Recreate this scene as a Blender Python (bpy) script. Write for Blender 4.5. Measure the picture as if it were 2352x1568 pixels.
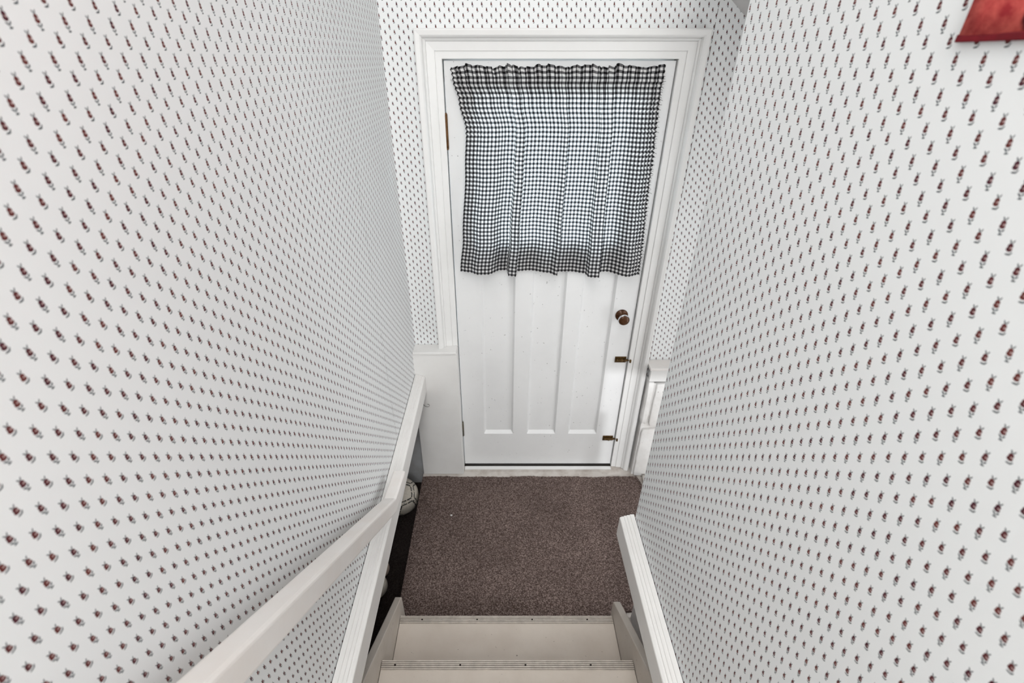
import bpy, bmesh, math, random
from mathutils import Vector, Matrix
random.seed(7)
for o in list(bpy.data.objects): bpy.data.objects.remove(o)
S = bpy.context.scene
COL = S.collection
H = 1.955            # camera height above the landing
WY = 1.907           # face of the far wall and door
WL, WR = -0.408, 0.441   # wall faces of the stairwell

# ------------------------------------------------------------------ camera
cd = bpy.data.cameras.new('camera'); cam = bpy.data.objects.new('camera', cd); COL.objects.link(cam)
cd.sensor_fit = 'HORIZONTAL'; cd.sensor_width = 36.0
cd.lens = 36.0 * 1081 / 2352
cd.shift_x = 26 / 2352
cd.clip_start = 0.02
cam.location = (0, 0, H)
cam.rotation_euler = (math.radians(90 - 31.018), 0, 0)
cd.dof.use_dof = True; cd.dof.focus_distance = 1.25; cd.dof.aperture_fstop = 4.5
S.camera = cam
# ------------------------------------------------------------------ world, lights, exposure
w = bpy.data.worlds.new('world'); S.world = w; w.use_nodes = True
bg = w.node_tree.nodes['Background']; bg.inputs[0].default_value = (0.80, 0.91, 1.0, 1); bg.inputs[1].default_value = 5.2
def area(name, loc, rot, sx, sy, power, col=(1, 1, 1)):
    l = bpy.data.lights.new(name, 'AREA'); l.shape = 'RECTANGLE'; l.size = sx; l.size_y = sy
    l.energy = power; l.color = col
    o = bpy.data.objects.new(name, l); COL.objects.link(o); o.location = loc; o.rotation_euler = rot
    return o
area('hall_ceiling_fill', (0.02, -0.75, 3.50), (0, 0, 0), 0.75, 1.9, 17, (1.0, 0.975, 0.945))  # fill light added out of view over the stairs
area('landing_ceiling_fill', (0.0, 0.95, 3.50), (0, 0, 0), 0.7, 0.9, 2.6, (1.0, 0.985, 0.965))  # fill added above the landing, out of view
area('hall_fill', (0.02, -1.94, 2.68), (math.radians(70), 0, 0), 0.8, 1.3, 24, (0.95, 0.985, 1.0))  # added fill behind the camera, evens the light down the stairs
area('side_fill', (1.235, 1.22, 1.00), (0, math.radians(90), 0), 1.4, 0.50, 4.2, (0.97, 0.985, 1.0))  # added fill from the right for the landing and left wall
area('passage_light', (0.605, -1.0, 1.00), (math.radians(82), 0, 0), 0.10, 0.10, 20, (0.96, 0.98, 1.0))  # unseen source added in the passage, throws the patch low on the door
S.view_settings.view_transform = 'Standard'; S.view_settings.look = 'None'
S.view_settings.gamma = 1.0; S.view_settings.use_curve_mapping = False
S.view_settings.exposure = 0.56

# ------------------------------------------------------------------ node helpers
def new_mat(name, rough=0.5, spec=0.3):
    m = bpy.data.materials.new(name); m.use_nodes = True
    nt = m.node_tree; b = nt.nodes['Principled BSDF']
    b.inputs['Roughness'].default_value = rough
    b.inputs['Specular IOR Level'].default_value = spec
    return m, nt, b
class N:
    """tiny node-graph writer"""
    def __init__(s, nt): s.nt = nt
    def add(s, t, **kw):
        n = s.nt.nodes.new(t)
        for k, v in kw.items(): setattr(n, k, v)
        return n
    def link(s, a, b): s.nt.links.new(a, b)
    def put(s, sock, v):
        if hasattr(v, 'is_linked') or hasattr(v, 'links'): s.link(v, sock)
        else: sock.default_value = v
    def math(s, op, a, b=None, c=None):
        n = s.add('ShaderNodeMath', operation=op); s.put(n.inputs[0], a)
        if b is not None: s.put(n.inputs[1], b)
        if c is not None: s.put(n.inputs[2], c)
        return n.outputs[0]
    def mix(s, f, a, b):
        n = s.add('ShaderNodeMix', data_type='RGBA'); s.put(n.inputs[0], f)
        s.put(n.inputs[6], a); s.put(n.inputs[7], b); return n.outputs[2]
    def fmix(s, f, a, b):
        n = s.add('ShaderNodeMix', data_type='FLOAT'); s.put(n.inputs[0], f)
        s.put(n.inputs[2], a); s.put(n.inputs[3], b); return n.outputs[0]
    def noise(s, vec, scale, detail=3, rough=0.55):
        n = s.add('ShaderNodeTexNoise'); s.link(vec, n.inputs['Vector'])
        n.inputs['Scale'].default_value = scale; n.inputs['Detail'].default_value = detail
        n.inputs['Roughness'].default_value = rough; return n.outputs[0]
    def ramp(s, f, stops):
        n = s.add('ShaderNodeValToRGB'); s.link(f, n.inputs[0]); e = n.color_ramp.elements
        while len(e) < len(stops): e.new(0.5)
        for i, (p, c) in enumerate(stops): e[i].position = p; e[i].color = c
        return n.outputs[0]
    def obj(s): return s.add('ShaderNodeTexCoord').outputs['Object']
    def bump(s, h, strength, dist, bsdf):
        n = s.add('ShaderNodeBump'); n.inputs['Strength'].default_value = strength
        n.inputs['Distance'].default_value = dist; s.link(h, n.inputs['Height'])
        s.link(n.outputs[0], bsdf.inputs['Normal'])
def C(r, g=None, b=None):
    if g is None: g = b = r
    return (r, g, b, 1)

def paint(name, col, dirt, rough=0.45, scale=6.0, amount=0.5, speck=None, bump=0.15):
    m, nt, b = new_mat(name, rough); n = N(nt); p = n.obj()
    f = n.noise(p, scale, 5, 0.6)
    c = n.ramp(f, [(0.42, C(*col)), (0.42 + 0.33, tuple(col[i] * (1 - amount) + dirt[i] * amount for i in range(3)) + (1,))])
    if speck:
        s_ = n.noise(p, 95, 2, 0.5); k = n.ramp(s_, [(0.735, C(0)), (0.755, C(1))])
        c = n.mix(n.math('MULTIPLY', k, 0.75), c, C(*speck))
    n.link(c, b.inputs['Base Color']); n.bump(n.noise(p, 60, 4, 0.6), bump, 0.002, b)
    return m
def flat(name, col, rough=0.5, metal=0.0, bumpscale=None, var=0.15):
    m, nt, b = new_mat(name, rough); n = N(nt); p = n.obj(); b.inputs['Metallic'].default_value = metal
    f = n.noise(p, bumpscale or 40, 4, 0.6)
    n.link(n.ramp(f, [(0.3, C(*[x * (1 - var) for x in col])), (0.7, C(*[min(1, x * (1 + var)) for x in col]))]), b.inputs['Base Color'])
    if bumpscale: n.bump(f, 0.25, 0.002, b)
    return m

def wallpaper(name, axis, sign, seam=None, seam_col=C(0.10, 0.07, 0.05), phase=(0, 0)):
    m, nt, b = new_mat(name, 0.62, 0.22); n = N(nt)
    sep = n.add('ShaderNodeSeparateXYZ'); n.link(n.obj(), sep.inputs[0])
    u0 = sep.outputs[axis]; v0 = sep.outputs[2]
    P, Q = 0.0313, 0.0310
    U = n.math('MULTIPLY_ADD', u0, sign / P, phase[0]); V = n.math('MULTIPLY_ADD', v0, 1 / Q, phase[1])
    ax = n.math('SUBTRACT', n.math('FRACT', U), 0.5); ay = n.math('SUBTRACT', n.math('FRACT', V), 0.5)
    U2 = n.math('ADD', U, 0.5); V2 = n.math('ADD', V, 0.5)
    bx = n.math('SUBTRACT', n.math('FRACT', U2), 0.5); by = n.math('SUBTRACT', n.math('FRACT', V2), 0.5)
    isA = n.math('LESS_THAN', n.math('ADD', n.math('ABSOLUTE', ax), n.math('ABSOLUTE', ay)), 0.5)
    x = n.math('MULTIPLY', n.fmix(isA, bx, ax), P * 1000); y = n.math('MULTIPLY', n.fmix(isA, by, ay), Q * 1000)
    comb = n.add('ShaderNodeCombineXYZ'); n.link(x, comb.inputs[0]); n.link(y, comb.inputs[1]); p = comb.outputs[0]
    def ell(cx, cy, rx, ry, rot=0):
        mp = n.add('ShaderNodeMapping', vector_type='TEXTURE'); n.link(p, mp.inputs[0])
        mp.inputs['Location'].default_value = (cx, cy, 0); mp.inputs['Rotation'].default_value = (0, 0, math.radians(rot))
        mp.inputs['Scale'].default_value = (rx, ry, 1)
        ln = n.add('ShaderNodeVectorMath', operation='LENGTH'); n.link(mp.outputs[0], ln.inputs[0])
        return n.math('LESS_THAN', ln.outputs['Value'], 1.0)
    def union(es):
        r = es[0]
        for e in es[1:]: r = n.math('MAXIMUM', r, e)
        return r
    sprig = union([ell(-1.5, 5.8, 0.62, 1.9, 38), ell(0.8, 6.3, 0.55, 1.8, -22)])
    hook = union([ell(1.1, -4.7, 2.5, 0.78, 8), ell(3.2, -3.3, 0.62, 1.7, -32)])
    twig = union([ell(-0.6, -4.5, 0.62, 2.0, 50), ell(2.5, -3.8, 0.75, 1.7, -35), ell(1.7, -7.3, 1.9, 0.78, 14), ell(0.7, -5.4, 0.42, 2.3, 22)])
    leaf = n.math('MAXIMUM', sprig, n.fmix(isA, twig, hook))
    flower = union([ell(-0.1, 2.4, 2.35, 2.2), ell(0.15, -0.5, 2.75, 2.15)])
    centre = ell(0.95, 0.95, 1.1, 1.0)
    ci = n.add('ShaderNodeCombineXYZ'); n.link(n.math('FLOOR', n.fmix(isA, U2, U)), ci.inputs[0]); n.link(n.math('FLOOR', n.fmix(isA, V2, V)), ci.inputs[1])
    wn = n.add('ShaderNodeTexWhiteNoise'); n.link(ci.outputs[0], wn.inputs['Vector'])
    fc = n.mix(wn.outputs['Value'], C(0.060, 0.009, 0.018), C(0.125, 0.026, 0.020))
    base = n.mix(n.noise(n.obj(), 3.0, 3), C(0.84, 0.85, 0.85), C(0.805, 0.82, 0.822))
    c = n.mix(leaf, base, C(0.045, 0.055, 0.065))
    c = n.mix(flower, c, fc); c = n.mix(centre, c, C(0.42, 0.28, 0.27))
    if seam is not None:
        d = n.math('LESS_THAN', n.math('ABSOLUTE', n.math('SUBTRACT', u0, seam)), 0.0011)
        k = n.math('GREATER_THAN', n.noise(n.obj(), 55, 3), 0.50)
        c = n.mix(n.math('MULTIPLY', d, n.math('MULTIPLY', k, 0.8)), c, seam_col)
    n.link(c, b.inputs['Base Color'])
    n.bump(n.noise(n.obj(), 150, 3), 0.06, 0.001, b)
    return m

M = {}
M['paper_left'] = wallpaper('wallpaper_left', 1, 1, 1.39)
M['paper_far'] = wallpaper('wallpaper_far', 0, 1, 0.722)
M['paper_right'] = wallpaper('wallpaper_right', 1, -1, None)
M['white'] = paint('white_paint', (0.80, 0.79, 0.775), (0.70, 0.68, 0.66), 0.42, 5, 0.5)
M['door'] = paint('door_paint', (0.80, 0.80, 0.80), (0.70, 0.70, 0.70), 0.42, 4, 0.45, speck=(0.10, 0.09, 0.08))
M['casing'] = paint('casing_paint', (0.81, 0.805, 0.795), (0.72, 0.71, 0.69), 0.40, 5, 0.4)
M['trim'] = paint('trim_paint', (0.82, 0.805, 0.785), (0.72, 0.70, 0.68), 0.36, 7, 0.4)
M['rail'] = paint('rail_paint', (0.83, 0.80, 0.775), (0.78, 0.72, 0.67), 0.40, 9, 0.6)
M['plaster'] = paint('whitewash_plaster', (0.80, 0.79, 0.775), (0.56, 0.53, 0.50), 0.7, 9, 0.6, speck=(0.20, 0.16, 0.13), bump=0.6)
M['grey_plaster'] = paint('grey_plaster', (0.66, 0.67, 0.69), (0.42, 0.39, 0.36), 0.8, 8, 0.8, bump=0.5)
M['dirty'] = paint('dirty_masonry', (0.42, 0.38, 0.34), (0.16, 0.10, 0.05), 0.85, 14, 0.95, bump=0.9)
M['sill'] = paint('worn_sill', (0.62, 0.58, 0.54), (0.30, 0.24, 0.20), 0.6, 14, 0.75, speck=(0.13, 0.09, 0.07))
M['ceiling'] = paint('ceiling_paint', (0.62, 0.61, 0.60), (0.56, 0.55, 0.54), 0.8, 4, 0.4)
M['stair'] = paint('stair_paint', (0.62, 0.555, 0.49), (0.51, 0.44, 0.375), 0.40, 7, 0.6, speck=(0.09, 0.06, 0.05))
M['stringer'] = paint('stringer_paint', (0.58, 0.53, 0.475), (0.48, 0.42, 0.355), 0.45, 8, 0.6, speck=(0.14, 0.10, 0.08))
M['alu'] = flat('ribbed_aluminium', (0.62, 0.56, 0.50), 0.42, 0.35)
M['screw'] = flat('dark_screw', (0.05, 0.04, 0.035), 0.5, 0.4)
M['brass'] = flat('aged_brass', (0.10, 0.055, 0.018), 0.38, 0.55, 160, 0.6)
M['hinge'] = flat('rusty_hinge', (0.13, 0.06, 0.02), 0.6, 0.2, 120, 0.4)
M['hinge_dark'] = flat('dark_hinge', (0.10, 0.085, 0.06), 0.5, 0.4, 120, 0.4)
M['knob'] = flat('brown_knob', (0.075, 0.030, 0.012), 0.22, 0.25, 90, 0.3)
M['chrome'] = flat('bright_rim', (0.72, 0.72, 0.74), 0.18, 0.9)
M['wire'] = flat('wire', (0.09, 0.085, 0.08), 0.4, 0.6)
M['red_edge'] = flat('dark_red_edge', (0.15, 0.003, 0.009), 0.8, 0, 60, 0.2)
M['ball'] = flat('ball_skin', (0.56, 0.51, 0.44), 0.55, 0, 140, 0.12)
M['black'] = flat('black_print', (0.012, 0.011, 0.010), 0.5)
M['ball_grey'] = flat('ball_grey', (0.40, 0.37, 0.34), 0.5)
M['peach'] = flat('peach_rubber', (0.62, 0.50, 0.42), 0.55, 0, 90, 0.1)
M['lamp'] = flat('lamp_frame', (0.8, 0.8, 0.8), 0.5)  # housing colour for the added ceiling lights
M['ground'] = paint('patio_concrete', (0.5, 0.5, 0.48), (0.35, 0.36, 0.34), 0.9, 3, 0.6)
M['door_gap_shade'] = flat('door_gap_shade', (0.020, 0.014, 0.010), 0.8)
M['groove'] = flat('dark_groove', (0.075, 0.058, 0.048), 0.8)
M['scrap'] = flat('white_scrap', (0.85, 0.83, 0.8), 0.7)
M['dark_inside'] = paint('basement_wall', (0.40, 0.39, 0.38), (0.24, 0.23, 0.22), 0.9, 5, 0.7)
# carpet
def carpet_mat(name, cols, scale):
    m, nt, b = new_mat(name, 0.95, 0.1); n = N(nt); p = n.obj()
    f = n.noise(p, scale, 3, 0.75)
    c = n.ramp(f, [(0.36, C(*cols[0])), (0.50, C(*cols[1])), (0.66, C(*cols[2]))])
    big = n.noise(p, 3.5, 3)
    c = n.mix(n.math('MULTIPLY', n.ramp(big, [(0.4, C(0)), (0.75, C(1))]), 0.35), c, C(*cols[0]))
    n.link(c, b.inputs['Base Color']); n.bump(n.noise(p, scale * 1.2, 2, 0.7), 0.9, 0.004, b)
    return m
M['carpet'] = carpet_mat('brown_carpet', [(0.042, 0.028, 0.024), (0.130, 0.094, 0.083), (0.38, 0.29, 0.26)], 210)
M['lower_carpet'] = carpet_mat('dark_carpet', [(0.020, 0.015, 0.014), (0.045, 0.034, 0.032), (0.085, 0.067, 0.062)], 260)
# red printed hanging
def red_mat():
    m, nt, b = new_mat('red_print', 0.85, 0.1); n = N(nt); p = n.obj()
    f = n.noise(p, 55, 4, 0.6)
    c = n.ramp(f, [(0.35, C(0.33, 0.030, 0.035)), (0.62, C(0.62, 0.115, 0.095))])
    g = n.noise(p, 26, 2, 0.5)
    c = n.mix(n.ramp(g, [(0.64, C(0)), (0.68, C(1))]), c, C(0.10, 0.012, 0.016))
    n.link(c, b.inputs['Base Color']); n.bump(n.noise(p, 700, 2), 0.4, 0.001, b); return m
M['red'] = red_mat()
# gingham cloth
def gingham():
    m, nt, b = new_mat('gingham_cloth', 0.9, 0.05); n = N(nt)
    uv = n.add('ShaderNodeUVMap'); uv.uv_map = 'UVMap'
    sep = n.add('ShaderNodeSeparateXYZ'); n.link(uv.outputs[0], sep.inputs[0])
    PX, PY = 0.0152, 0.0158
    a = n.math('LESS_THAN', n.math('FRACT', n.math('MULTIPLY', sep.outputs[0], 1 / PX)), 0.50)
    d = n.math('LESS_THAN', n.math('FRACT', n.math('MULTIPLY', sep.outputs[1], 1 / PY)), 0.50)
    s_ = n.math('MULTIPLY', n.math('ADD', a, d), 0.5)
    c = n.ramp(s_, [(0.0, C(0.86, 0.85, 0.84)), (0.5, C(0.175, 0.17, 0.175)), (1.0, C(0.016, 0.015, 0.016))])
    c.node.color_ramp.interpolation = 'LINEAR'
    dif = n.add('ShaderNodeBsdfDiffuse'); n.link(c, dif.inputs[0])
    tr = n.add('ShaderNodeBsdfTranslucent'); n.link(c, tr.inputs[0])
    mx = n.add('ShaderNodeMixShader'); mx.inputs[0].default_value = 0.42
    n.link(dif.outputs[0], mx.inputs[1]); n.link(tr.outputs[0], mx.inputs[2])
    out = nt.nodes['Material Output']; n.link(mx.outputs[0], out.inputs['Surface'])
    nt.nodes.remove(b)
    return m
M['gingham'] = gingham()
# window glass
def glass():
    m = bpy.data.materials.new('window_glass'); m.use_nodes = True; nt = m.node_tree; n = N(nt)
    nt.nodes.remove(nt.nodes['Principled BSDF'])
    t = n.add('ShaderNodeBsdfTransparent'); t.inputs[0].default_value = C(0.93, 0.96, 0.96)
    g = n.add('ShaderNodeBsdfGlossy'); g.inputs['Roughness'].default_value = 0.03
    mx = n.add('ShaderNodeMixShader'); mx.inputs[0].default_value = 0.06
    n.link(t.outputs[0], mx.inputs[1]); n.link(g.outputs[0], mx.inputs[2]); n.link(mx.outputs[0], nt.nodes['Material Output'].inputs['Surface'])
    return m
M['glass'] = glass()

# ------------------------------------------------------------------ mesh helpers
def obj(name, verts, faces, mat, parent=None, smooth=False, bevel=0):
    me = bpy.data.meshes.new(name); me.from_pydata(verts, [], faces); me.update()
    bm = bmesh.new(); bm.from_mesh(me); bmesh.ops.recalc_face_normals(bm, faces=bm.faces); bm.to_mesh(me); bm.free()
    if smooth:
        for p in me.polygons: p.use_smooth = True
    me.materials.append(M[mat]); o = bpy.data.objects.new(name, me); COL.objects.link(o)
    if parent: o.parent = parent
    if bevel:
        md = o.modifiers.new('bevel', 'BEVEL'); md.width = bevel; md.segments = 2; md.limit_method = 'ANGLE'
    return o
class G:
    def __init__(s): s.v = []; s.f = []
    def box(s, x0, x1, y0, y1, z0, z1):
        b = len(s.v)
        s.v += [(x0, y0, z0), (x1, y0, z0), (x1, y1, z0), (x0, y1, z0), (x0, y0, z1), (x1, y0, z1), (x1, y1, z1), (x0, y1, z1)]
        s.f += [tuple(b + i for i in q) for q in ((0, 3, 2, 1), (4, 5, 6, 7), (0, 1, 5, 4), (1, 2, 6, 5), (2, 3, 7, 6), (3, 0, 4, 7))]
        return s
    def loft(s, rings, cap=True, closed=True):
        b = len(s.v); n = len(rings[0])
        for r in rings: s.v += [tuple(p) for p in r]
        for i in range(len(rings) - 1):
            for j in range(n if closed else n - 1):
                k = (j + 1) % n
                s.f.append((b + i * n + j, b + i * n + k, b + (i + 1) * n + k, b + (i + 1) * n + j))
        if cap:
            s.f.append(tuple(b + j for j in range(n))[::-1]); e = b + (len(rings) - 1) * n
            s.f.append(tuple(e + j for j in range(n)))
        return s
    def tube(s, pts, r, n=10):
        rings = []
        for i, p in enumerate(pts):
            p = Vector(p); a = Vector(pts[max(0, i - 1)]); c = Vector(pts[min(len(pts) - 1, i + 1)])
            t = (c - a).normalized(); up = Vector((0, 0, 1)) if abs(t.z) < 0.9 else Vector((1, 0, 0))
            q = t.cross(up).normalized(); w_ = q.cross(t)
            rr = r[i] if isinstance(r, (list, tuple)) else r
            rings.append([p + rr * (math.cos(2 * math.pi * k / n) * q + math.sin(2 * math.pi * k / n) * w_) for k in range(n)])
        return s.loft(rings)
    def lathe_y(s, cx, cz, prof, n=28):
        """profile (y, radius) turned about an axis along y"""
        return s.loft([[(cx + r * math.cos(2 * math.pi * k / n), y, cz + r * math.sin(2 * math.pi * k / n)) for k in range(n)] for y, r in prof])
    def make(s, name, mat, parent=None, smooth=False, bevel=0): return obj(name, s.v, s.f, mat, parent, smooth, bevel)
def box(name, x0, x1, y0, y1, z0, z1, mat, parent=None, bevel=0): return G().box(x0, x1, y0, y1, z0, z1).make(name, mat, parent, False, bevel)
def tag(o, label, cat, group=None):
    o['label'] = label; o['category'] = cat
    if group: o['group'] = group
    return o
def struct(o, label, cat):
    o['kind'] = 'structure'; o['label'] = label; o['category'] = cat; return o
def empty(name, loc=(0, 0, 0)):
    o = bpy.data.objects.new(name, None); COL.objects.link(o); o.location = loc; o.empty_display_size = 0.05; return o

# ================================================================== STRUCTURE
TOP = 3.60; LZ = -0.125; BACK = -2.2; XR = 1.25; XL = -1.5
# door opening
DX0, DX1, DZ = -0.203, 0.616, 1.953
g = G()
g.box(WL - 0.09, DX0 - 0.012, WY, WY + 0.13, 0, TOP); g.box(DX1 + 0.012, XR + 0.1, WY, WY + 0.13, 0, TOP); g.box(DX0 - 0.012, DX1 + 0.012, WY, WY + 0.13, DZ + 0.012, TOP)
wf = struct(g.make('wall_far', 'paper_far'), 'far wall around the door papered with tiny red flowers', 'wall')
wl = struct(box('wall_left', WL - 0.085, WL, BACK, WY, 0.585, TOP, 'paper_left'), 'left stairwell wall papered with tiny dark red flowers', 'wall')
wr = struct(box('wall_right', WR, WR + 0.10, BACK, 1.024, 0.585, TOP, 'paper_right'), 'right stairwell wall papered with tiny dark red flowers', 'wall')
struct(box('wall_back', XL - 0.1, XR + 0.1, BACK - 0.1, BACK, LZ, TOP, 'white'), 'plain white wall behind the top of the stairs', 'wall')
struct(box('ceiling', XL - 0.1, XR + 0.1, BACK - 0.1, WY + 0.13, TOP, TOP + 0.08, 'ceiling'), 'pale flat ceiling over the stairwell', 'ceiling')
struct(box('wall_outer_right', XR, XR + 0.1, BACK, WY, LZ, TOP, 'white'), 'plain white outer wall right of the landing', 'wall')
struct(box('wall_basement_left', XL - 0.1, XL, BACK, WY + 0.13, LZ, TOP, 'dark_inside'), 'grey basement wall beyond the open left side', 'wall')
bf = struct(box('wall_basement_far', XL, WL - 0.012, WY - 0.012, WY + 0.13, LZ, 0.584, 'grey_plaster'), 'rough grey foundation wall behind the white ball', 'wall')
struct(box('wall_basement_upper', XL, WL - 0.091, WY, WY + 0.13, 0.585, TOP, 'dark_inside'), 'grey wall above the foundation on the left', 'wall')
# floors
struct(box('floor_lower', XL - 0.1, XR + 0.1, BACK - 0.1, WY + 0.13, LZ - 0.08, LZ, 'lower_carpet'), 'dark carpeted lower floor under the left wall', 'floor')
struct(box('floor', -0.424, XR, 0.30, WY + 0.13, LZ + 0.001, 0, 'sill'), 'worn landing floor showing as a pale strip before the door', 'floor')
struct(box('floor_upper', WL + 0.002, WR - 0.002, BACK, -0.87, 1.35, 1.415, 'stair'), 'painted floor at the top of the stairs', 'floor')
# sloping soffit, top right
def soffit_z(x): return H + 0.165 - (x - 0.76) * 0.78
g = G(); a, b_ = 0.545, XR
g.loft([[(a, y, soffit_z(a)), (b_, y, soffit_z(b_)), (b_, y, soffit_z(b_) + 0.08), (a, y, soffit_z(a) + 0.08)] for y in (0.6, WY)])
struct(g.make('ceiling_sloped', 'ceiling'), 'grey sloping soffit in the top right corner behind the wall', 'ceiling')
# foundation under the right wall; unseen header added to cut the passage light
fd = empty('wall_foundation_right', (0.6, 0.6, 0)); struct(fd, 'low dirty masonry base under the right wall beside the stairs', 'wall')
def child(o, p):
    o.parent = p; o.matrix_parent_inverse = p.matrix_world.inverted() if False else Matrix.Translation(-Vector(p.location)); return o
def rough_block(name, x0, x1, y0, y1, z0, z1, mat, amp, seed, parent=None, n=7):
    bm = bmesh.new(); bmesh.ops.create_cube(bm, size=1)
    bmesh.ops.subdivide_edges(bm, edges=bm.edges, cuts=n, use_grid_fill=True)
    rnd = random.Random(seed); ph = [rnd.uniform(0, 6.28) for _ in range(9)]
    for v in bm.verts:
        p = v.co.copy(); r = Vector((p.x * (x1 - x0) + (x0 + x1) / 2, p.y * (y1 - y0) + (y0 + y1) / 2, p.z * (z1 - z0) + (z0 + z1) / 2))
        e = sum(1 for c in p if abs(abs(c) - 0.5) < 1e-4)
        k = amp * (math.sin(r.x * 37 + ph[0]) * math.sin(r.z * 31 + ph[1]) + 0.6 * math.sin(r.y * 53 + r.z * 47 + ph[2]) + rnd.uniform(-.5, .5))
        d = Vector([math.copysign(1, c) if abs(abs(c) - 0.5) < 1e-4 else 0 for c in p])
        r += d * (k * 0.6 - (amp * 1.3 if e > 1 else 0))
        v.co = r
    me = bpy.data.meshes.new(name); bm.to_mesh(me); bm.free()
    for p in me.polygons: p.use_smooth = True
    me.materials.append(M[mat]); o = bpy.data.objects.new(name, me); COL.objects.link(o)
    if parent: child(o, parent)
    return o
rough_block('stone', 0.526, 0.562, 0.895, 1.07, 0.0, 0.56, 'plaster', 0.003, 3, fd)
rough_block('stone', 0.533, 0.562, 0.79, 0.89, 0.12, 0.30, 'dirty', 0.008, 5, fd)
rough_block('stone', 0.530, 0.562, 0.79, 0.89, 0.305, 0.56, 'dirty', 0.007, 6, fd)
rough_block('stone', 0.528, 0.562, 0.62, 0.785, 0.0, 0.56, 'grey_plaster', 0.005, 8, fd)
child(box('masonry', 0.545, 0.565, 0.31, 1.05, 0.0, 0.564, 'dirty'), fd)
struct(box('passage_light_header', 0.545, XR, 0.86, 0.92, 0.77, TOP, 'white'), 'plain header added above the side passage to cut off its light', 'wall')

# ------------------------------------------------------------------ wall bottom trims
def trim(name, wallx, sgn, y0, y1, label):
    pr = [(0.0025, 0.612), (0.0025, 0.670), (0.015, 0.670), (0.016, 0.6665), (0.025, 0.6665), (0.0265, 0.663), (0.034, 0.663), (0.0355, 0.6595), (0.040, 0.6595), (0.046, 0.656),
          (0.0475, 0.653), (0.0475, 0.570), (-0.088, 0.570), (-0.088, 0.584), (0.0025, 0.584)]
    top = G().loft([[(wallx + sgn * d, y, z) for d, z in pr] for y in (y0, y1)]).make(name, 'trim')
    return struct(top, label, 'trim')
trim('trim_1', WL, 1, BACK + 0.01, WY - 0.073, 'white stepped trim capping the bottom of the left wall')
trim('trim_2', WR, -1, BACK + 0.01, 1.034, 'white stepped trim capping the bottom of the right wall')

# ------------------------------------------------------------------ boxed foundation left of door
lb = empty('trim_3', (-0.3, 1.87, 0)); struct(lb, 'white boxed foundation ledge left of the door', 'trim')
child(box('front_board', -0.42, -0.203, WY - 0.070, WY - 0.052, 0.004, 0.780, 'white', None, 0.0015), lb)
child(box('ledge_board', -0.408, -0.205, WY - 0.076, WY - 0.001, 0.7805, 0.794, 'white', None, 0.003), lb)
child(box('side_board', -0.219, -0.2025, WY - 0.0515, WY - 0.001, 0.004, 0.780, 'white', None, 0.001), lb)
hk = [(-0.384, 1.836, 0.489), (-0.372, 1.822, 0.488), (-0.360, 1.815, 0.489), (-0.351, 1.813, 0.493), (-0.348, 1.813, 0.500), (-0.352, 1.813, 0.506), (-0.359, 1.814, 0.507)]
child(G().tube(hk, 0.0011, 8).make('wire_hook', 'wire', None, True), lb)

# ------------------------------------------------------------------ ledge and painted stones right of door
rb = empty('trim_4', (0.9, 1.87, 0)); struct(rb, 'pale wooden ledge right of the door above white stones', 'trim')
child(box('ledge_board', 0.7045, XR - 0.001, WY - 0.080, WY - 0.001, 0.694, 0.707, 'rail', None, 0.002), rb)
child(box('face_board', 0.711, XR - 0.001, WY - 0.074, WY - 0.056, 0.628, 0.6935, 'casing', None, 0.002), rb)
wfs = empty('wall_foundation_far', (0.9, 1.87, 0)); struct(wfs, 'whitewashed stone foundation right of the door', 'wall')
rough_block('stone', 0.750, 1.245, WY - 0.085, WY - 0.012, 0.345, 0.618, 'plaster', 0.004, 11, wfs, 9)
rough_block('stone', 0.711, 0.744, WY - 0.072, WY - 0.012, 0.352, 0.618, 'plaster', 0.003, 12, wfs, 6)
rough_block('stone', 0.722, 1.245, WY - 0.088, WY - 0.012, 0.003, 0.338, 'plaster', 0.004, 13, wfs, 9)
child(box('mortar', 0.716, 1.245, WY - 0.066, WY - 0.002, 0.0, 0.612, 'plaster'), wfs)
struct(rough_block('trim_5', 0.762, 0.80, 1.60, 1.805, 0.001, 0.030, 'sill', 0.002, 21), 'short dirty white floor strip at the right end of the carpet', 'trim')

# ------------------------------------------------------------------ door casing and jamb
cs = empty('trim_6', (0.2, WY, 0)); struct(cs, 'white moulded casing around the door', 'trim')
prof = [(0, 0), (0, 0.010), (0.002, 0.012), (0.022, 0.013), (0.0228, 0.0118), (0.0238, 0.0118), (0.0246, 0.016), (0.051, 0.019), (0.0518, 0.0175), (0.0526, 0.0175), (0.0534, 0.023), (0.0585, 0.027), (0.0592, 0.0255), (0.0602, 0.0255), (0.064, 0.038), (0.069, 0.0425), (0.082, 0.045), (0.086, 0.043), (0.088, 0.038), (0.088, 0)]
def left_ring(z, mit): return [(DX0 - w_, WY - p, z + (w_ if mit else 0)) for w_, p in prof]
def right_ring(z, mit): return [(DX1 + w_, WY - p, z + (w_ if mit else 0)) for w_, p in prof]
child(G().loft([left_ring(0.7945, False), left_ring(DZ, True)]).make('casing_side', 'casing'), cs)
child(G().loft([right_ring(0.002, False), right_ring(DZ, True)]).make('casing_side', 'casing'), cs)
child(G().loft([[(DX0 - w_, WY - p, DZ + w_) for w_, p in prof], [(DX1 + w_, WY - p, DZ + w_) for w_, p in prof]]).make('casing_head', 'casing'), cs)
child(box('jamb', DX0 - 0.012, DX0, WY + 0.0005, WY + 0.13, 0.0, DZ, 'casing'), cs)
child(box('jamb', DX1, DX1 + 0.012, WY + 0.0005, WY + 0.13, 0.0, DZ, 'casing'), cs)
child(box('jamb', DX0 - 0.012, DX1 + 0.012, WY + 0.0005, WY + 0.13, DZ, DZ + 0.012, 'casing'), cs)
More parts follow.
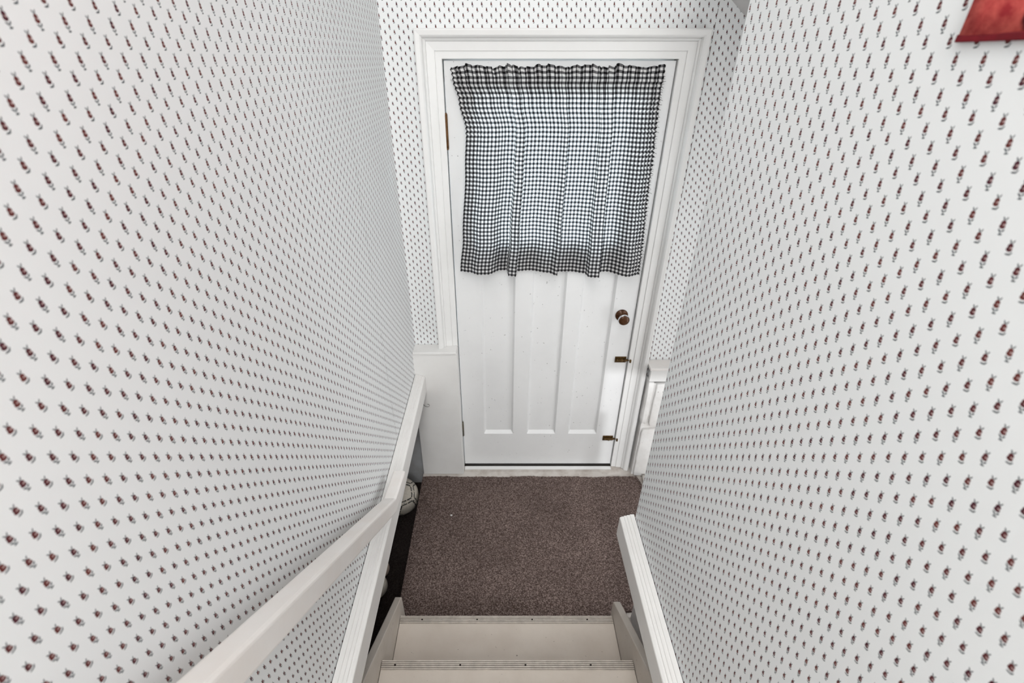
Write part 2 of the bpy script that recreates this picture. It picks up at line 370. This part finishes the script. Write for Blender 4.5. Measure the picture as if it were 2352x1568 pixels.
child(box('stop', DX0, DX0 + 0.016, WY + 0.046, WY + 0.066, 0.0, DZ, 'casing'), cs)
child(box('stop', DX1 - 0.016, DX1, WY + 0.046, WY + 0.066, 0.0, DZ, 'casing'), cs)
child(box('stop', DX0 + 0.016, DX1 - 0.016, WY + 0.046, WY + 0.066, DZ - 0.016, DZ, 'casing'), cs)
# threshold
th = empty('trim_7', (0.2, 1.88, 0)); struct(th, 'worn pale threshold strip under the door', 'trim')
child(box('threshold_board', DX0 + 0.001, DX1 - 0.001, WY - 0.010, WY + 0.13, 0.0005, 0.0020, 'door_gap_shade'), th)  # near-black colour paints in the shadow of the gap under the door
child(box('threshold_bead', DX0 + 0.004, DX1 - 0.004, WY - 0.036, WY - 0.0125, 0.0005, 0.005, 'casing', None, 0.002), th)
child(box('threshold_bead', DX0 + 0.004, DX1 - 0.004, WY - 0.046, WY - 0.0375, 0.0005, 0.004, 'sill', None, 0.001), th)

# ------------------------------------------------------------------ door
d = empty('door_1', (0.2, WY, 0)); struct(d, 'white panelled door with curtained window', 'door')
x0, x1, zb, zt = -0.1985, 0.6115, 0.0125, 1.948; fy, by_ = WY, WY + 0.04
PX = [(-0.088, 0.065), (0.140, 0.291), (0.361, 0.512)]; PZ0, PZ1 = 0.232, 1.205
GX0, GX1, GZ0, GZ1 = -0.085, 0.507, 1.290, 1.862
def dp(nm, a, b, c, e): return child(box(nm, a, b, fy, by_, c, e, 'door'), d)
dp('stile', x0, PX[0][0], zb, zt); dp('stile', PX[2][1], x1, zb, zt)
dp('rail', PX[0][0], PX[2][1], zb, PZ0); dp('rail', PX[0][0], PX[2][1], PZ1, GZ0); dp('rail', PX[0][0], PX[2][1], GZ1, zt)
dp('mullion', PX[0][1], PX[1][0], PZ0, PZ1); dp('mullion', PX[1][1], PX[2][0], PZ0, PZ1)
for a, b in PX:
    i, o_ = 0.013, fy + 0.013; w_ = 0.009
    outer = [(a, fy + 0.0005, PZ0), (b, fy + 0.0005, PZ0), (b, fy + 0.0005, PZ1), (a, fy + 0.0005, PZ1)]
    inner = [(a + w_, o_, PZ0 + 0.017), (b - w_, o_, PZ0 + 0.017), (b - w_, o_, PZ1 - w_), (a + w_, o_, PZ1 - w_)]
    back = [(x, by_ - 0.004, z) for x, _, z in outer]
    v = outer + inner + back
    f = [(4, 5, 6, 7)] + [(k, (k + 1) % 4, 4 + (k + 1) % 4, 4 + k) for k in range(4)] + [(8 + k, 8 + (k + 1) % 4, (k + 1) % 4, k) for k in range(4)] + [(11, 10, 9, 8)]
    child(obj('panel', v, f, 'door'), d)
child(box('window_pane', GX0, GX1, fy + 0.018, fy + 0.022, GZ0, GZ1, 'glass'), d)
for s_, nm in ((GX0, 'glazing_bead'), (GX1 - 0.014, 'glazing_bead')):
    child(box(nm, s_, s_ + 0.014, fy + 0.003, fy + 0.0175, GZ0, GZ1, 'door', None, 0.002), d)
for s_ in (GZ0, GZ1 - 0.014):
    child(box('glazing_bead', GX0 + 0.0145, GX1 - 0.0145, fy + 0.003, fy + 0.0175, s_, s_ + 0.014, 'door', None, 0.002), d)
# knob
kx, kz = 0.553, H - 1.006
kn = child(G().lathe_y(kx, kz, [(fy, 0.029), (fy - 0.003, 0.029), (fy - 0.006, 0.026), (fy - 0.008, 0.012), (fy - 0.030, 0.010), (fy - 0.034, 0.015)]).make('knob_rosette', 'knob', None, True), d); kn['label'] = 'brown round rosette and shank'
kb = child(G().lathe_y(kx, kz, [(fy - 0.0345, 0.014), (fy - 0.038, 0.021), (fy - 0.044, 0.0255), (fy - 0.050, 0.0255), (fy - 0.053, 0.024)]).make('knob_rim', 'chrome', None, True), d); kb['label'] = 'bright metal knob rim'
kf = child(G().lathe_y(kx, kz, [(fy - 0.0532, 0.0238), (fy - 0.056, 0.021), (fy - 0.0585, 0.013), (fy - 0.0592, 0.004)]).make('knob_face', 'knob', None, True), d); kf['label'] = 'brown knob face'
# barrel bolts
def bolt(z, xl, xr, tip):
    p = child(box('bolt_plate', xl, xr, fy - 0.0035, fy, z - 0.0165, z + 0.0165, 'brass', None, 0.001), d); p['label'] = 'aged brass slide bolt'
    g = G().tube([(xl + 0.002, fy - 0.008, z), (tip, fy - 0.008, z)], 0.0042, 10)
    for xx in (xl + 0.006, (xl + xr) / 2, xr - 0.008): g.tube([(xx, fy - 0.008, z), (xx + 0.009, fy - 0.008, z)], 0.0068, 10)
    g.tube([(xl + 0.030, fy - 0.011, z), (xl + 0.030, fy - 0.018, z - 0.004)], [0.003, 0.004], 8)
    r = g.make('bolt_rod', 'brass', p, True); r.matrix_parent_inverse = Matrix.Translation((0, 0, 0))
    k = G().box(DX1 + 0.003, DX1 + 0.011, fy - 0.0215, fy - 0.0135, z - 0.008, z + 0.008).make('bolt_keeper', 'brass', None, False, 0.001); child(k, d)
bolt(H - 1.247, 0.552, 0.606, 0.628); bolt(H - 1.752, 0.549, 0.604, 0.628)
# hinges
def hinge(z0, z1, mat, lab, x):
    h = child(G().tube([(x, fy - 0.006, z0), (x, fy - 0.006, z1)], 0.0055, 12).make('hinge', mat, None, True), d); h['label'] = lab
    for zz, s_ in ((z1, 1), (z0, -1)):
        G().tube([(x, fy - 0.006, zz), (x, fy - 0.006, zz + s_ * 0.004), (x, fy - 0.006, zz + s_ * 0.008)], [0.0045, 0.0055, 0.002], 10).make('hinge_finial', mat, h, True)
hinge(H - 0.290, H - 0.178, 'hinge', 'long rusty brown upper hinge', -0.2005)
hinge(H - 1.727, H - 1.640, 'hinge_dark', 'dark metal lower hinge', -0.2005)

# ------------------------------------------------------------------ curtain
def interp(tab, x):
    if x <= tab[0][0]: return tab[0][1]
    for (a, fa), (b, fb) in zip(tab, tab[1:]):
        if x <= b: 
            k = (x - a) / (b - a); k = k * k * (3 - 2 * k); return fa + (fb - fa) * k
    return tab[-1][1]
hem = [(-.172, 1.876), (-.135, 1.868), (-.093, 1.846), (-.055, 1.846), (0, 1.882), (.025, 1.886), (.031, 1.843), (.063, 1.840), (.069, 1.882), (.12, 1.887), (.2, 1.866), (.235, 1.845), (.243, 1.880), (.3, 1.885),
       (.355, 1.872), (.368, 1.838), (.408, 1.834), (.416, 1.876), (.45, 1.882), (.53, 1.848), (.590, 1.868)]
hem = [(x, 1.889 - (1.889 - y) * 1.4) for x, y in hem]
ledge = [(0, -.176), (.06, -.168), (.14, -.150), (.27, -.128), (.45, -.136), (.8, -.155), (1, -.171)]
redge = [(0, .571), (.1, .567), (.5, .576), (1, .588)]
NX, NZ = 360, 190; ZT, ZB = H - 0.022, H - 0.775
arc = [0.0]; xs = [-.172 + .760 * i / NX for i in range(NX + 1)]
for i in range(NX): arc.append(arc[-1] + math.hypot(xs[i + 1] - xs[i], 0.6 * (interp(hem, xs[i + 1]) - interp(hem, xs[i]))))
rnd = random.Random(4); ph = [rnd.uniform(0, 6.28) for _ in range(12)]
def gather(u):   # irregular gathers at the rod pocket
    return 0.45 * math.sin(u * 190 + 3 * math.sin(u * 17 + ph[0]) + ph[1]) + 0.35 * math.sin(u * 113 + 2.5 * math.sin(u * 11 + ph[2]) + ph[3]) + 0.2 * math.sin(u * 330 + ph[4])
def build_curtain():
    verts = []; uvs = []
    jit = [rnd.uniform(-1, 1) for _ in range(NZ + 1)]; jit2 = [rnd.uniform(-1, 1) for _ in range(NZ + 1)]
    for j in range(NZ + 1):
        t = j / NZ
        for i in range(NX + 1):
            s_ = i / NX; xh = xs[i]; gg = gather(arc[i])
            xl, xr = interp(ledge, t), interp(redge, t)
            xr += (0.0035 * math.sin(t * 330) + 0.002 * jit[j]) * (0.3 + 0.7 * min(1, t * 4)) * s_ ** 14; xl += 0.0026 * math.sin(t * 300 + 1) * (1 if t < .3 else .25) * (1 - s_) ** 14
            x = xl + (xr - xl) * s_ + 0.0028 * math.exp(-t * 9) * math.sin(arc[i] * 240 + ph[5])
            yh = interp(hem, xh); k = t ** 0.8
            y = (1.884 + 0.006 * gg * math.exp(-t * 5)) * (1 - k) + yh * k + 0.0030 * gg * math.exp(-t * 8)
            if t < 0.032: y -= 0.004 * math.sin(arc[i] * 260 + ph[6]) * (1 - t / 0.032)      # ruffled heading
            y -= 0.006 * math.exp(-((t - 0.055) / 0.014) ** 2)                                # rod pocket
            z = ZT + (ZB - ZT) * t
            if t < 0.05: z += (0.0045 * gg + 0.004 * math.sin(arc[i] * 37 + ph[7])) * (1 - t / 0.05)
            z += 0.002 * math.sin(arc[i] * 21 + ph[8]) * t - 0.010 * (s_) * t
            verts.append((x, min(y, 1.902), z)); uvs.append((arc[i] + (1 - t) ** 6 * 0.0030 * gg, t * (ZT - ZB)))
    faces = [(j * (NX + 1) + i, j * (NX + 1) + i + 1, (j + 1) * (NX + 1) + i + 1, (j + 1) * (NX + 1) + i) for j in range(NZ) for i in range(NX)]
    me = bpy.data.meshes.new('cloth'); me.from_pydata(verts, [], faces)
    uvl = me.uv_layers.new(name='UVMap')
    for lp in me.loops: uvl.data[lp.index].uv = uvs[lp.vertex_index]
    for p in me.polygons: p.use_smooth = True
    me.materials.append(M['gingham']); return me, verts
cu = empty('curtain', (0.2, 1.87, ZB)); tag(cu, 'black and white gingham curtain gathered over the door window', 'curtain')
me, cv = build_curtain(); co = bpy.data.objects.new('cloth', me); COL.objects.link(co); child(co, cu)
rod = child(G().tube([(-0.176, 1.893, ZT - 0.040), (0.572, 1.893, ZT - 0.040)], 0.0042, 10).make('curtain_rod', 'casing', None, True), cu)
for xx in (-0.160, 0.556):
    child(box('rod_bracket', xx - 0.006, xx + 0.006, 1.8975, WY - 0.0002, ZT - 0.049, ZT - 0.031, 'casing'), cu)
g = G()
for j in range(8, NZ + 1, 2):
    p = Vector(cv[j * (NX + 1) + NX]); q = p + Vector((rnd.uniform(.003, .008), rnd.uniform(-.002, .002), rnd.uniform(-.006, .002)))
    g.tube([p + Vector((-.001, 0, 0)), (p + q) / 2 + Vector((0, 0, .001)), q], [0.0007, 0.0006, 0.0003], 4)
fr = child(g.make('frayed_edge', 'black'), cu); fr['kind'] = 'stuff'; fr['label'] = 'frayed dark threads along the right edge'

# ------------------------------------------------------------------ staircase
RISE, RUN, N1Y, N1Z = 0.160, 0.2285, 0.997, 0.135
TX0, TX1 = -0.382, 0.426
st = empty('staircase', (0.02, 0.9, 0)); tag(st, 'beige painted stairs with ribbed metal nosings leading down to the landing', 'stairs')
def stair_z(y): return N1Z + (N1Y - y) * RISE / RUN
NS = 8
def rib_profile():
    pts = [(0.0, -0.020), (0.0, 0.0)]; y = 0.0
    for k in range(5):
        y0_ = 0.0012 + k * 0.0056
        pts += [(y0_, 0.0034), (y0_ + 0.0032, 0.0034), (y0_ + 0.0036, 0.0008), (y0_ + 0.0052, 0.0008)]
    pts += [(0.0290, 0.0008), (0.0290, 0.0003), (0.0022, 0.0003), (0.0022, -0.020)]
    return pts
rp = rib_profile()
screw_me = None
for k in range(NS):
    ny, nz = N1Y - k * RUN, N1Z + k * RISE
    if k == 3: TX0, TX1 = WL + 0.051, WR - 0.051
    tr = child(box('tread', TX0 + 0.0015, TX1 - 0.0015, ny - RUN - 0.012, ny - 0.0025, nz - 0.028, nz, 'stair', None, 0.001), st)
    ns = child(G().loft([[(x, ny + 0.001 - a, nz + b) for a, b in rp] for x in (TX0 + 0.002, TX1 - 0.002)]).make('nosing_strip', 'alu'), st); ns['label'] = 'ribbed aluminium stair nosing'
    gi = box('groove_plate', TX0 + 0.0025, TX1 - 0.0025, ny - 0.0265, ny - 0.0008, nz + 0.0004, nz + 0.0014, 'groove', ns)  # dark plate set under the ribs to darken the grooves
    child(box('riser', TX0 + 0.0015, TX1 - 0.0015, ny - 0.040, ny - 0.022, nz - RISE + (0.001 if k else RISE - N1Z + 0.0085), nz - 0.0285, 'stair'), st)
    for xx in [TX0 + 0.085 + i * 0.208 + (k % 2) * -0.04 for i in range(4)]:
        if screw_me is None:
            so = G().loft([[(0.0032 * math.cos(a), 0.0032 * math.sin(a), z) for a in [i * math.pi / 5 for i in range(10)]] for z in (-0.002, 0.0008)]).make('screw', 'screw'); screw_me = so.data
        else: so = bpy.data.objects.new('screw', screw_me); COL.objects.link(so)
        so.location = (xx, ny - 0.0135, nz + 0.0030); so.parent = ns
def stringer(x0, x1, yend):
    yb = 0.497; off = 0.077
    pr = [(yend, 0.0085), (yend, stair_z(yend) + off - 0.006), (yend - 0.006, stair_z(yend - 0.006) + off), (yb, stair_z(yb) + off), (yb, stair_z(yb) - 0.17), (0.70, 0.0085)]
    child(G().loft([[(x, y, z) for y, z in pr] for x in (x0, x1)]).make('stringer', 'stringer', None, False, 0.003), st)
stringer(-0.382 - 0.0255, -0.382, 1.052); stringer(0.426, 0.426 + 0.0255, 1.022)

# ------------------------------------------------------------------ handrail
hr = empty('handrail', (-0.355, 1.0, 0.7)); tag(hr, 'white painted wooden handrail sloping along the left wall', 'handrail')
def sq(y, z, t, x0=-0.376, x1=-0.334, hgt=0.050, r=0.007):
    """rounded rectangle section at height z (top), tilted so its normal is t"""
    pts = []
    for cx, cz, a0 in ((x1 - r, -r, 0), (x0 + r, -r, 90), (x0 + r, -hgt + r, 180), (x1 - r, -hgt + r, 270)):
        for k in range(4):
            a = math.radians(a0 + k * 30); pts.append((cx + r * math.cos(a), cz + r * math.sin(a)))
    return [(px, y + pz * -t[1] * -1 if False else y + pz * t[0], z + pz * t[1]) for px, pz in pts]
def nrm(s_): l = math.hypot(1, s_); return (s_ / l, 1 / l)
SL = 0.768; by0, bz0 = 1.030, H - 1.203
rings = [sq(1.176, H - 1.234, nrm(0.21)), sq(1.172, H - 1.2335, nrm(0.21)), sq(by0, bz0, nrm(0.21 * 0.5 + SL * 0.5))]
for yy in (0.4, -0.3, -0.85): rings.append(sq(yy, bz0 + (by0 - yy) * SL, nrm(SL)))
child(G().loft(rings).make('rail', 'rail', None, False), hr)
for yy in (0.93, 0.10, -0.70):
    zz = bz0 + (by0 - yy) * SL - 0.058
    child(G().tube([(WL + 0.001, yy, zz - 0.045), (WL + 0.028, yy, zz - 0.043), (-0.357, yy, zz - 0.022), (-0.355, yy, zz)], 0.006, 10).make('bracket', 'trim', None, True), hr)
    child(box('bracket_plate', WL + 0.0003, WL + 0.004, yy - 0.016, yy + 0.016, zz - 0.075, zz - 0.015, 'trim', None, 0.001), hr)

# ------------------------------------------------------------------ landing carpet
def carpet():
    nx, ny = 170, 130; X0, X1, Y0, Y1 = -0.423, 0.752, 0.96, 1.815; r = random.Random(9); v = []; f = []
    jf = [r.uniform(-1, 1) for _ in range(nx + 1)]; jr = [r.uniform(-1, 1) for _ in range(ny + 1)]
    for j in range(ny + 1):
        for i in range(nx + 1):
            x = X0 + (X1 - X0) * i / nx; y = Y0 + (Y1 - Y0) * j / ny
            if j >= ny - 1: y += 0.0022 * jf[i] + 0.004 * math.sin(i * 0.13) * math.sin(i * 0.05 + 1)
            if i >= nx - 1: x += 0.003 * jr[j] - 0.010 * max(0, (y - 1.74) / 0.07) ** 2
            if y < 1.085 and x > 0.515: x = 0.515
            v.append((x, y, 0.0075 + r.uniform(-0.0013, 0.0013)))
    for j in range(ny):
        for i in range(nx): a = j * (nx + 1) + i; f.append((a, a + 1, a + nx + 2, a + nx + 1))
    rim = [i for i in range(nx + 1)] + [j * (nx + 1) + nx for j in range(1, ny + 1)] + [ny * (nx + 1) + i for i in range(nx - 1, -1, -1)] + [j * (nx + 1) for j in range(ny - 1, 0, -1)]
    b = len(v); v += [(v[i][0], v[i][1], 0.0004) for i in rim]
    for k in range(len(rim)): q = (k + 1) % len(rim); f.append((rim[k], b + k, b + q, rim[q]))
    return obj('carpet', v, f, 'carpet', None, False)
tag(carpet(), 'flecked brown carpet covering the landing before the door', 'carpet')
g = G()
for zz, rr in ((0.0085, 0.004), (0.011, 0.0045), (0.0125, 0.002)): pass
g.loft([[( -0.245 + r_ * math.cos(a) * 1.3, 1.56 + r_ * math.sin(a), z) for a in [k * math.pi / 4 for k in range(8)]] for z, r_ in ((0.0085, 0.0035), (0.0105, 0.0042), (0.012, 0.002))])
tag(g.make('paper_scrap', 'scrap', None, True), 'tiny white scrap lying on the brown carpet', 'scrap')

# ------------------------------------------------------------------ balls on the lower floor
def soccer_ball(c, r):
    root = empty('soccer_ball', (c[0], c[1], c[2] - r)); tag(root, 'white ball with black dashed seams in the corner beside the carpet', 'ball')
    bm = bmesh.new(); bmesh.ops.create_icosphere(bm, subdivisions=4, radius=r)
    me = bpy.data.meshes.new('ball_body'); bm.to_mesh(me); bm.free()
    for p in me.polygons: p.use_smooth = True
    me.materials.append(M['ball']); o = bpy.data.objects.new('ball_body', me); COL.objects.link(o); o.parent = root; o.location = (0, 0, r)
    # seams follow the edges of a dodecahedron-like panel net
    bm = bmesh.new(); bmesh.ops.create_icosphere(bm, subdivisions=1, radius=1); bm.faces.ensure_lookup_table()
    R = Matrix.Rotation(0.5, 3, 'X') @ Matrix.Rotation(0.35, 3, 'Y') @ Matrix.Rotation(0.2, 3, 'Z')
    cen = {f.index: (R @ f.calc_center_median()).normalized() for f in bm.faces}
    blk, inn, seam = G(), G(), G()
    def patch(gr, A, B, t0, t1, hw, rad):
        nrm_ = A.cross(B).normalized(); rings = []
        for k in range(4):
            m_ = A.lerp(B, t0 + (t1 - t0) * k / 3).normalized()
            rings.append([(m_ + nrm_ * hw).normalized() * rad, (m_ - nrm_ * hw).normalized() * rad, (m_ - nrm_ * hw).normalized() * (r * .995), (m_ + nrm_ * hw).normalized() * (r * .995)])
        gr.loft(rings)
    for e in bm.edges:
        A, B = [cen[f.index] for f in e.link_faces]
        patch(seam, A, B, 0, 1, 0.012, r * 1.001)
        for a, b in ((0.10, 0.47), (0.53, 0.90)):
            patch(blk, A, B, a, b, 0.125, r * 1.004); patch(inn, A, B, a + 0.13, b - 0.13, 0.066, r * 1.007)
    bm.free()
    for gr, nm, mt in ((blk, 'black_marking', 'black'), (inn, 'grey_marking', 'ball_grey'), (seam, 'seam', 'ball_grey')):
        q = gr.make(nm, mt, root); q.location = (0, 0, r)
soccer_ball((-0.530, 1.713, LZ + 0.096), 0.0955)
def small_ball(name, c, r, mat, label, patches):
    root = empty(name, (c[0], c[1], c[2] - r)); tag(root, label, 'ball')
    bm = bmesh.new(); bmesh.ops.create_icosphere(bm, subdivisions=4, radius=r); me = bpy.data.meshes.new('ball_body'); bm.to_mesh(me); bm.free()
    for p in me.polygons: p.use_smooth = True
    me.materials.append(M[mat]); o = bpy.data.objects.new('ball_body', me); COL.objects.link(o); o.parent = root; o.location = (0, 0, r)
    for dr, ang in patches:
        dr = Vector(dr).normalized(); q = dr.orthogonal().normalized(); s_ = dr.cross(q); rings = []
        for rr, rad in ((ang, r * .99), (ang, r * 1.006), (ang * .5, r * 1.008), (ang * .05, r * 1.009)):
            rings.append([(dr + (q * math.cos(a) + s_ * math.sin(a)) * rr).normalized() * rad for a in [k * 2 * math.pi / 10 for k in range(10)]])
        m_ = G().loft(rings).make('black_marking', 'black', root, True); m_.location = (0, 0, r)
small_ball('rubber_ball', (-0.559, 1.335, LZ + 0.041), 0.040, 'peach', 'small plain peach ball peeking out under the left wall trim', [])
small_ball('play_ball', (-0.560, 1.243, LZ + 0.053), 0.052, 'ball', 'small pale ball with black patches nearest the stairs', [((0.25, -0.1, 1), 0.42), ((0.55, -0.62, .55), 0.22), ((-.8, .3, .4), 0.4)])

# ------------------------------------------------------------------ red wall hanging
wh = empty('wall_hanging', (WR, 0.28, H)); tag(wh, 'red printed fabric hanging with dark red hem on the right wall', 'wall hanging')
def cloth_grid(name, y0, y1, z0, z1, off, mat):
    nx, nz = 30, 30; v = []
    for j in range(nz + 1):
        for i in range(nx + 1):
            y = y0 + (y1 - y0) * i / nx; z = z0 + (z1 - z0) * j / nz
            v.append((WR - off - 0.0012 * math.sin(y * 40) * (1 - j / nz), y, z))
    f = [(j * (nx + 1) + i, j * (nx + 1) + i + 1, (j + 1) * (nx + 1) + i + 1, (j + 1) * (nx + 1) + i) for j in range(nz) for i in range(nx)]
    o = obj(name, v, f, mat, None, True); md = o.modifiers.new('thickness', 'SOLIDIFY'); md.thickness = 0.0015; md.offset = 0
    return child(o, wh)
cloth_grid('fabric', 0.03, 0.534, H + 0.0185, H + 0.62, 0.0035, 'red')
child(box('hem', WR - 0.0052, WR - 0.0008, 0.028, 0.5365, H + 0.0130, H + 0.0195, 'red_edge', None, 0.001), wh)
child(box('top_batten', WR - 0.008, WR - 0.0006, 0.02, 0.545, H + 0.612, H + 0.63, 'red_edge', None, 0.001), wh)

# ------------------------------------------------------------------ housings for the added ceiling fill lights (above the frame) and ground outside
for nm, x, y, sx, sy, lab in (('added_ceiling_lamp', 0.02, -0.75, 0.75, 1.9, 'long flat ceiling lamp added for fill over the top of the stairs'), ('added_ceiling_lamp', 0.0, 0.95, 0.7, 0.9, 'square flat ceiling lamp added for fill above the landing')):
    g = G(); zz0, zz1 = 3.505, TOP - 0.0005
    g.box(x - sx / 2 - 0.02, x + sx / 2 + 0.02, y - sy / 2 - 0.02, y + sy / 2 + 0.02, zz0, zz1)
    tag(g.make(nm, 'lamp'), lab, 'lamp', 'added ceiling lamps')
struct(box('ground', -6, 6, WY + 0.131, 12, -0.06, -0.02, 'ground'), 'pale concrete ground outside the door', 'ground')

# windows added behind the two fill lights (outside the picture)
def window(name, label, c, w_, h_, axis):
    root = empty(name, c); struct(root, label, 'window')
    def b(nm, u0, u1, z0, z1, d0, d1, mat):
        if axis == 'x': o = box(nm, c[0] + d0, c[0] + d1, c[1] + u0, c[1] + u1, c[2] + z0, c[2] + z1, mat)
        else: o = box(nm, c[0] + u0, c[0] + u1, c[1] + d0, c[1] + d1, c[2] + z0, c[2] + z1, mat)
        child(o, root)
    s_ = -1 if axis == 'x' else 1
    d = sorted((0.0005 * s_, 0.020 * s_)); W, Hh, t = w_ / 2, h_ / 2, 0.05
    b('added_frame', -W - t, -W, -Hh - t, Hh + t, *d, 'casing'); b('added_frame', W, W + t, -Hh - t, Hh + t, *d, 'casing')
    b('added_frame', -W, W, Hh, Hh + t, *d, 'casing'); b('added_sill', -W, W, -Hh - t, -Hh, *d, 'casing')
    b('window_pane', -W, W, -Hh, Hh, *sorted((0.0005 * s_, 0.006 * s_)), 'white')  # opaque white board, the added light hangs before it
window('added_window_1', 'window added behind the side fill light right of the landing', (XR, 1.22, 1.00), 0.52, 1.42, 'x')
window('added_window_2', 'tall window added behind the hall fill light', (0.02, BACK, 2.70), 0.82, 1.30, 'y')
